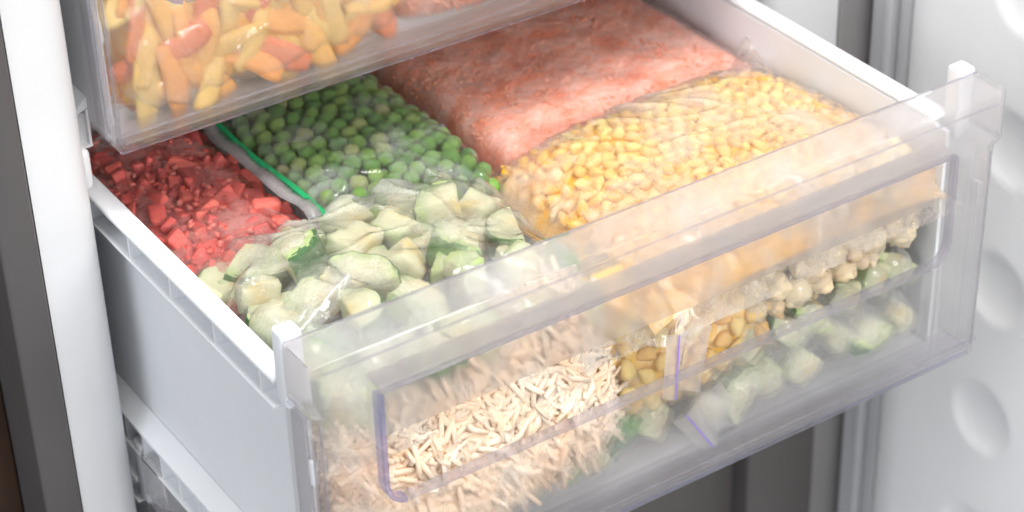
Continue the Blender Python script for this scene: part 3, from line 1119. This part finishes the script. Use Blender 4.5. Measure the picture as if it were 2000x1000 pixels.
ZV = [zcube(11), zcube(12), zcube(13), zcube(14), zcube(15), zuc(2, R(10), R(170), 1, 0.9), zuc(3, R(30), R(150), 1.1, 0.9), zuc(4, 0, R(180), 0.95, 1.0), zuc(5, R(40), R(140), 1.15, 1.1)]


def zucchini_bag(mw, nx_, ny_, lx, ly, ptop, rad, label_fn, group, film_mat, film_label, seed, film_size, film_off=(0, 0), iters=200, wr=0.001, lift=None, under_layer=False):
    rg = random.Random(seed)
    P, r, rots, var = [], [], [], []
    for j in range(ny_):
        for i in range(nx_):
            x = -lx / 2 + lx * (i + 0.5) / nx_ + (0.25 * lx / nx_ * (1 if j % 2 else -1)) + rg.uniform(-.003, .003)
            y = -ly / 2 + ly * (j + 0.5) / ny_ + rg.uniform(-.004, .004)
            q = rad * rg.uniform(0.86, 1.1)
            x = max(-lx / 2 + q * 0.85, min(lx / 2 - q * 0.8, x))
            y = max(-ly / 2 + q * 0.8, min(ly / 2 - q * 0.8, y)) if ny_ > 2 else y
            z = float(ptop(np.array(x), np.array(y))) - q * 0.62 + rg.uniform(-.004, .002)
            P.append((x, y, z))
            r.append(q)
            k = rg.random()
            if k < 0.80:    # cut face up, tilted
                rot = Matrix.Rotation(rg.uniform(0, 6.28), 4, 'Z') @ Matrix.Rotation(rg.gauss(0, 0.28), 4, 'X')
            else:           # standing on edge, skin showing
                rot = Matrix.Rotation(rg.uniform(0, 6.28), 4, 'Z') @ Matrix.Rotation(R(90) + rg.gauss(0, 0.3), 4, 'X') @ Matrix.Rotation(rg.uniform(-0.6, 0.6), 4, 'Z')
            rots.append(rot)
            var.append(rg.randrange(len(ZV)))
    ntop = len(P)
    if under_layer:
        for j in range(ny_ - 1):
            for i in range(nx_ - 1):
                x = (-lx / 2 + rad * 1.25) + (lx - rad * 2.5) * i / (nx_ - 2) + rg.uniform(-.003, .003)
                y = (-ly / 2 + rad * 1.35) + (ly - rad * 2.6) * j / (ny_ - 2) + rg.uniform(-.003, .003)
                P.append((x, y, float(ptop(np.array(x), np.array(y))) - rad * 1.15 + rg.uniform(-.003, .003)))
                r.append(rad * rg.uniform(0.85, 1.0))
                rots.append(Matrix.Rotation(rg.uniform(0, 6.28), 4, 'Z') @ Matrix.Rotation(rg.gauss(0, 0.2), 4, 'X'))
                var.append(rg.randrange(len(ZV)))
    for i, p in enumerate(P):
        me, sk = ZV[var[i]]
        o = bpy.data.objects.new('zucchini_chunk', me)
        C.objects.link(o)
        o.matrix_world = mw @ Matrix.Translation(p) @ rots[i] @ Matrix.Scale(r[i], 4) @ Matrix.Translation((0, -0.42, 0))
        tag(o, label_fn(i % nx_, i // nx_) if i < ntop else 'zucchini chunk half hidden in the lower layer of the front left bag', 'zucchini', group)
        if sk is not None:
            s_ = bpy.data.objects.new('skin', sk)
            C.objects.link(s_)
            s_.parent = o
    bag_film('freezer_bag', film_mat, mw @ Matrix.Translation((film_off[0], film_off[1], 0)), film_size[0], film_size[1],
             np.array(P) - np.array([film_off[0], film_off[1], 0]), np.array(r) * 0.72, film_label, iters=iters, wr=wr, seed=seed, fringe=0.002, lift=lift, wscale=34)


ORD = ['first', 'second', 'third', 'fourth', 'fifth', 'sixth', 'seventh', 'eighth', 'ninth']
ROWN = ['front row', 'second row', 'third row', 'fourth row', 'fifth row', 'back row']
mwz = flat(0.1165, 0.113, 0.108, R(0.5), R(-1.0), R(0.5))
pil = pillow(0.200, 0.178, 0.058, 4, 0.5)
zucchini_bag(mwz, 6, 5, 0.190, 0.174, pil, 0.0225,
             lambda i, j: f'pale green zucchini chunk, {ORD[i]} from the left in the {ROWN[j]} of the top bag', 'zucchini chunks in the front left bag',
             M['film_zuc'], 'big wrinkled bag of zucchini chunks at the front left', 21, (0.214, 0.186), (0.008, 0.0), iters=900, wr=0.0034, lift=lambda X, Y: 0.022 * np.clip((X - 0.06) / 0.04, 0, 1) * np.clip((Y - 0.03) / 0.05, 0, 1), under_layer=True)

zb = [o for o in C.objects if o.name.startswith('freezer_bag') and 'wrinkled' in o['label']][0]
M['film_gloss'] = film('folded_film', 0.22, 40, 0.4, 0.7, base=0.10, gloss=0.12, bump=0.6)
nu, nv = 40, 16
fa, fb = Vector((0.0330, 0.0755, 0.1630)), Vector((0.0730, 0.0880, 0.1775))
hv = Vector((-0.171, -0.522, 0.835)).normalized()
du = (fb - fa)
dw = hv.cross(du).normalized()
vs = []
for i in range(nu):
    u = i / (nu - 1)
    for j in range(nv):
        v_ = j / (nv - 1) - 0.5
        wd = 0.013 * (0.45 + 0.55 * math.sin(math.pi * min(1, u * 1.15 + 0.05)))
        q = fa + du * u + dw * (v_ * wd) + hv * (0.0016 * math.cos(v_ * 3.4) + 0.0010 * noise.noise(Vector((u * 5, v_ * 3, 1))))
        vs.append(q)
fs = [(i * nv + j, (i + 1) * nv + j, (i + 1) * nv + j + 1, i * nv + j + 1) for i in range(nu - 1) for j in range(nv - 1)]
under(link('folded_corner', mesh('folded_corner', vs, fs), M['film_gloss'], None, True), zb)

# ------------------------------------------------------------------ shredded cheese behind the clear front
M['cheese'] = food('grated_cheese', [(0.0, (0.89, 0.57, 0.34)), (0.45, (0.91, 0.70, 0.50)), (1.0, (0.92, 0.80, 0.66))], frostcol=(0.91, 0.83, 0.74), frost=0.6, fscale=60, mass=40, rough=0.5)
M['film_cheese'] = film('cheese_bag_film', 0.58, 26, 0.42, 0.68, frostcol=(0.92, 0.84, 0.76), base=0.08, gloss=0.05)
M['film_clear'] = film('thin_bag_film', 0.30, 16, 0.42, 0.7, base=0.04, gloss=0.06)


def shred(seed):
    rg = random.Random(seed)
    vs, fs = [], []
    n = 6
    bend = rg.uniform(-0.5, 0.5)
    for k in range(n):
        u = k / (n - 1) - 0.5
        y = bend * (u * u - 0.1)
        w_ = 0.042 * (1 - 0.5 * abs(u) * 2 ** 0.5)
        for a, b in ((w_, w_ * .7), (-w_, w_ * .7), (-w_, -w_ * .7), (w_, -w_ * .7)):
            vs.append((u, y + a, b + 0.15 * math.sin(u * 5 + seed)))
    for k in range(n - 1):
        for q in range(4):
            fs.append((k * 4 + q, k * 4 + (q + 1) % 4, k * 4 + 4 + (q + 1) % 4, k * 4 + 4 + q))
    fs += [(3, 2, 1, 0), tuple(4 * (n - 1) + q for q in range(4))]
    return mesh('shred', vs, fs)


shreds = [shred(k) for k in range(6)]


def shred_mass(name, mat, mw, pil, lx, ly, n, ln, seed, label, cat):
    rg = random.Random(seed)
    its = []
    for k in range(n):
        x, y = rg.uniform(-0.5, 0.5) * (lx - 0.010), rg.uniform(-0.5, 0.5) * (ly - 0.010)
        f = lambda a, b: float(pil(np.array(a), np.array(b)))
        z = f(x, y)
        e = 0.004
        nv = Vector((-(f(x + e, y) - f(x - e, y)) / (2 * e), -(f(x, y + e) - f(x, y - e)) / (2 * e), 1)).normalized()
        edge = min(lx / 2 - abs(x), ly / 2 - abs(y))
        lk = ln * min(1.0, 0.35 + edge / 0.028)          # short crumbs towards the seam, long strands in the middle
        ctr = Vector((x, y, z)) - nv * (0.0016 + rg.random() ** 1.5 * 0.004)
        rot = nv.to_track_quat('Z', 'Y').to_matrix().to_4x4() @ Matrix.Rotation(rg.uniform(0, 6.28), 4, 'Z') @ Matrix.Rotation(max(-0.16, min(0.16, rg.gauss(0, 0.07))), 4, 'Y') @ Matrix.Rotation(rg.gauss(0, 0.4), 4, 'X')
        wk = ln * rg.uniform(0.75, 1.2)
        its.append((shreds[rg.randrange(6)], mw @ Matrix.Translation(ctr) @ rot @ Matrix.Diagonal((lk * rg.uniform(0.6, 1.25), min(lk, wk) * 0.9, wk, 1))))
    # solid heart of the bag
    nx = 40
    xs = np.linspace(-lx / 2, lx / 2, nx)
    ys = np.linspace(-ly / 2, ly / 2, nx)
    X, Y = np.meshgrid(xs, ys)
    Z = np.clip(pil(X, Y) - 0.0020, 0, None)
    core = mesh('core', np.stack([X, Y, Z], -1).reshape(-1, 3), [(j * nx + i, j * nx + i + 1, (j + 1) * nx + i + 1, (j + 1) * nx + i) for j in range(nx - 1) for i in range(nx - 1)])
    its.append((core, mw))
    o = joined(name, its, mat)
    return tag(o, label, cat, None, 'stuff')


# a bag standing up behind the front: local x along the front, local y up, local z towards the front
def standing(cx, cy_, cz, lean=R(12), roll=0.0):
    return Matrix.Translation((cx, cy_, cz)) @ Matrix.Rotation(R(90) - lean, 4, 'X') @ Matrix.Rotation(roll, 4, 'Z')


mws = standing(0.117, 0.075, 0.081, R(8), R(11))
pil = pillow(0.184, 0.108, 0.053, 5, 0.5)
shred_mass('grated_cheese', M['cheese'], mws, pil, 0.182, 0.106, 4600, 0.052, 4, 'pale peach grated cheese in the bag behind the clear drawer front', 'grated cheese')
sg = [(x, y) for x in np.linspace(-0.09, 0.09, 60) for y in np.linspace(-0.051, 0.051, 36)]
sP = np.array([(x, y, float(pil(np.array(x), np.array(y))) + 0.0005) for x, y in sg])
bag_film('freezer_bag', M['film_cheese'], mws, 0.190, 0.114, sP, np.full(len(sP), 0.001), 'clear bag of peach grated cheese behind the drawer front, at its left', iters=20, wr=0.0042, seed=31, fringe=0.001, minh=lambda x, y: pil(x, y) + 0.0034)

# corn bag standing behind the middle of the front
mws = standing(0.268, 0.068, 0.094, R(10), R(4))
pil = pillow(0.150, 0.100, 0.042, 5, 0.5)
P, r = pack(80, 0.135, 0.088, 0.0062, pil, 1.1, 90, seed=18)
scatter('corn_kernel', kern, M['corn'], mws, P, r * 1.2, 'yellow corn kernel seen through the grip opening of the clear front', 'corn kernel', 'corn kernels behind the grip opening',
        massname='corn_layer', masslabel='packed corn deep in the bag behind the grip opening', masscat='corn', core=(pil, 0.140, 0.092, 0.008))
bag_film('freezer_bag', M['film_clear'], mws, 0.150, 0.092, P, r, 'clear bag of corn kernels behind the middle of the drawer front', iters=60, wr=0.0026, seed=33, fringe=0.001)

# cauliflower bag standing behind the right of the front
M['cauli'] = food('frozen_cauliflower', [(0.0, (0.76, 0.56, 0.32)), (0.5, (0.82, 0.65, 0.40)), (1.0, (0.85, 0.72, 0.50))], frostcol=(0.88, 0.80, 0.66), frost=0.4, fscale=60)


def floret(seed):
    o = Vector((seed * 3.1, seed, 2))

    def fn(c):
        return 0.80 + 0.55 * abs(noise.noise(c * 1.7 + o)) + 0.14 * noise.noise(c * 5 + o)
    return ico('floret', 3, fn, (1, 0.9, 0.8))


flo = [floret(k) for k in range(4)]
mws = standing(0.363, 0.064, 0.114, R(12), R(5))
pil = pillow(0.148, 0.066, 0.042, 5, 0.5)
P, r = pack(70, 0.142, 0.062, 0.0082, pil, 1.3, 90, seed=19, rvar=0.45)
scatter('cauliflower_floret', flo, M['cauli'], mws, P, r * 1.3, 'cream cauliflower piece behind the right end of the grip opening', 'cauliflower', 'cauliflower pieces behind the clear front')
bag_film('freezer_bag', M['film_clear'], mws, 0.150, 0.068, P, r, 'clear bag of cream cauliflower behind the right of the drawer front', iters=60, wr=0.0026, seed=35, fringe=0.001)

# two low zucchini bags at the drawer floor behind the front
mws = standing(0.344, 0.066, 0.051, R(12), R(3))
pil = pillow(0.19, 0.070, 0.046, 7, 0.5)
zucchini_bag(mws, 7, 2, 0.178, 0.058, pil, 0.0175, lambda i, j: f'zucchini chunk low behind the clear front, {ORD[i]} from the left, {"bottom" if j == 0 else "upper"} row',
             'zucchini chunks behind the front at right', M['film_zuc'], 'clear bag of zucchini low behind the right of the drawer front', 41, (0.190, 0.072), iters=250, wr=0.0030)
mws = standing(0.182, 0.066, 0.034, R(14), 0)
pil = pillow(0.14, 0.040, 0.045, 6, 0.5)
zucchini_bag(mws, 6, 1, 0.128, 0.030, pil, 0.0170, lambda i, j: f'zucchini chunk on the drawer floor below the cheese bag, {ORD[i]} from the left',
             'zucchini chunks under the cheese bag', M['film_clear'], 'clear bag of zucchini on the drawer floor under the cheese', 43, (0.142, 0.044), iters=250, wr=0.0022)

# zip flaps with a violet line hanging between the bags
M['violet'] = plastic('violet_zip_line', (0.25, 0.16, 0.62), 0.35)


def flap(loc, sx, sz, roty, label):
    nx, nz = 24, 24
    vs = []
    for j in range(nz):
        for i in range(nx):
            x = (i / (nx - 1) - 0.5) * sx
            z = -j / (nz - 1) * sz
            vs.append((x * (1 - 0.25 * j / nz), 0.0035 * math.sin(x * 260 + 0.6) * (0.4 + 0.6 * j / nz), z))
    fs = [(j * nx + i, (j + 1) * nx + i, (j + 1) * nx + i + 1, j * nx + i + 1) for j in range(nz - 1) for i in range(nx - 1)]
    o = link('zip_flap', mesh('zip_flap', vs, fs), M['film_plain'], None, True)
    o.matrix_world = Matrix.Translation(loc) @ Matrix.Rotation(roty, 4, 'Y')
    tag(o, label, 'bag flap')
    pth = [(-0.30 * sx * (1 - 0.25 * j / nz), 0.0035 * math.sin(-0.30 * sx * 260 + 0.6) * (0.4 + 0.6 * j / nz) - 0.0012, -j / (nz - 1) * sz * 0.97) for j in range(nz)]
    link('zip_line', ribbon(pth, (0.0011, 0, 0.0), 0.0006), M['violet'], o)
    return o


flap((0.236, 0.006, 0.122), 0.030, 0.042, R(8), 'clear zip flap with violet line hanging in front of the corn')
flap((0.246, 0.010, 0.066), 0.036, 0.036, R(-28), 'clear zip flap with violet line low beside the zucchini')

# ------------------------------------------------------------------ upper drawer: pepper strips and a pink bag
STRIP = {}
for cn_, st in (('yellow', [(0.0, (0.92, 0.54, 0.08)), (1.0, (0.94, 0.72, 0.24))]), ('orange', [(0.0, (0.94, 0.32, 0.02)), (1.0, (0.95, 0.50, 0.07))]), ('red', [(0.0, (0.86, 0.15, 0.03)), (1.0, (0.90, 0.26, 0.06))])):
    STRIP[cn_] = food('pepper_strip_' + cn_, st, frostcol=(0.92, 0.82, 0.66), frost=0.7, fscale=45, lo=0.46, hi=0.7, rough=0.3)


def strip(seed):
    rg = random.Random(seed)
    vs, fs = [], []
    n = 12
    curl = rg.uniform(0.6, 1.5)
    for k in range(n):
        u = k / (n - 1) - 0.5
        a = u * curl
        x, z = math.sin(a) / curl * 2, -(1 - math.cos(a)) / curl * 1.2
        w_ = 0.27 * (1 - (2 * abs(u)) ** 4 * 0.35) * (1 + 0.12 * math.sin(u * 9 + seed))
        for (yy, zz) in ((w_, 0.02), (w_ * 0.5, 0.075), (-w_ * 0.5, 0.075), (-w_, 0.02), (-w_ * 0.9, -0.05), (w_ * 0.9, -0.05)):
            vs.append((x, yy + 0.06 * math.sin(u * 4 + seed), z + zz))
    for k in range(n - 1):
        for q in range(6):
            fs.append((k * 6 + q, k * 6 + (q + 1) % 6, k * 6 + 6 + (q + 1) % 6, k * 6 + 6 + q))
    fs += [tuple(range(5, -1, -1)), tuple(6 * (n - 1) + q for q in range(6))]
    me = mesh('strip', vs, fs)
    bm = bmesh.new()
    bm.from_mesh(me)
    bmesh.ops.recalc_face_normals(bm, faces=bm.faces[:])
    bm.to_mesh(me)
    bm.free()
    me.polygons.foreach_set('use_smooth', [True] * len(me.polygons))
    return me


strips, scol = [], []
for k in range(10):
    me = strip(k)
    scol.append(('yellow', 'orange', 'yellow', 'yellow', 'red', 'orange', 'yellow', 'orange', 'yellow', 'orange')[k])
    me.materials.append(STRIP[scol[-1]])
    strips.append(me)
mws = standing(0.107, 0.272, 0.2825, R(3), R(1))
pil = pillow(0.178, 0.128, 0.053, 12, 0.5)
P, r = pack(180, 0.164, 0.112, 0.0104, pil, 1.6, 90, seed=23, rvar=0.2)
rots = []
for i in range(len(P)):
    th = random.uniform(0, 6.28)
    rots.append(Matrix.Rotation(th, 4, 'Z') @ Matrix.Rotation(random.gauss(0, 0.3), 4, 'X') @ Matrix.Rotation(random.gauss(0, 0.2), 4, 'Y'))
    hl, hw = r[i] * 1.45, r[i] * 0.80
    ex, ey = abs(math.cos(th)) * hl + abs(math.sin(th)) * hw, abs(math.sin(th)) * hl + abs(math.cos(th)) * hw
    P[i, 0] = np.clip(P[i, 0], -0.087 + ex, 0.087 - ex)
    P[i, 1] = np.clip(P[i, 1], -0.060 + ey, 0.060 - ey)
    P[i, 2] -= 0.001
scatter('pepper_strip', strips, STRIP['orange'], mws, P, r * 2.7, lambda i: f'{scol[i % 10]} pepper strip frozen in the bag of the upper drawer', 'pepper strip', 'pepper strips in the upper drawer', rots=rots,
        massname='pepper_layer', masslabel='packed pepper strips deep in the upper drawer bag', masscat='pepper', core=(pil, 0.172, 0.122, 0.012))
bag_film('freezer_bag', M['film_clear'], mws, 0.182, 0.130, P, r * 1.1, 'clear bag of yellow and orange pepper strips in the upper drawer', iters=300, wr=0.0034, seed=51, fringe=0.001)

M['salmon'] = food('frozen_salmon', [(0.0, (0.84, 0.22, 0.12)), (0.5, (0.86, 0.36, 0.24)), (1.0, (0.88, 0.52, 0.40))], frostcol=(0.88, 0.72, 0.68), frost=0.6, fscale=30, mass=16, bump=0.5)
mws = standing(0.266, 0.270, 0.284, R(3), R(-3))
pil = pillow(0.146, 0.132, 0.050, 9, 0.5)
shred_mass('pink_shreds', M['salmon'], mws, pil, 0.142, 0.130, 1500, 0.022, 14, 'pink frozen shreds in the right bag of the upper drawer', 'shredded carrot')
sg = [(x, y) for x in np.linspace(-0.066, 0.066, 40) for y in np.linspace(-0.062, 0.062, 40)]
sP = np.array([(x, y, float(pil(np.array(x), np.array(y))) + 0.0005) for x, y in sg])
bag_film('freezer_bag', M['film_clear'], mws, 0.148, 0.136, sP, np.full(len(sP), 0.001), 'bag of pink frozen shreds in the upper drawer', iters=20, wr=0.0018, seed=53, minh=lambda x, y: pil(x, y) + 0.0012)
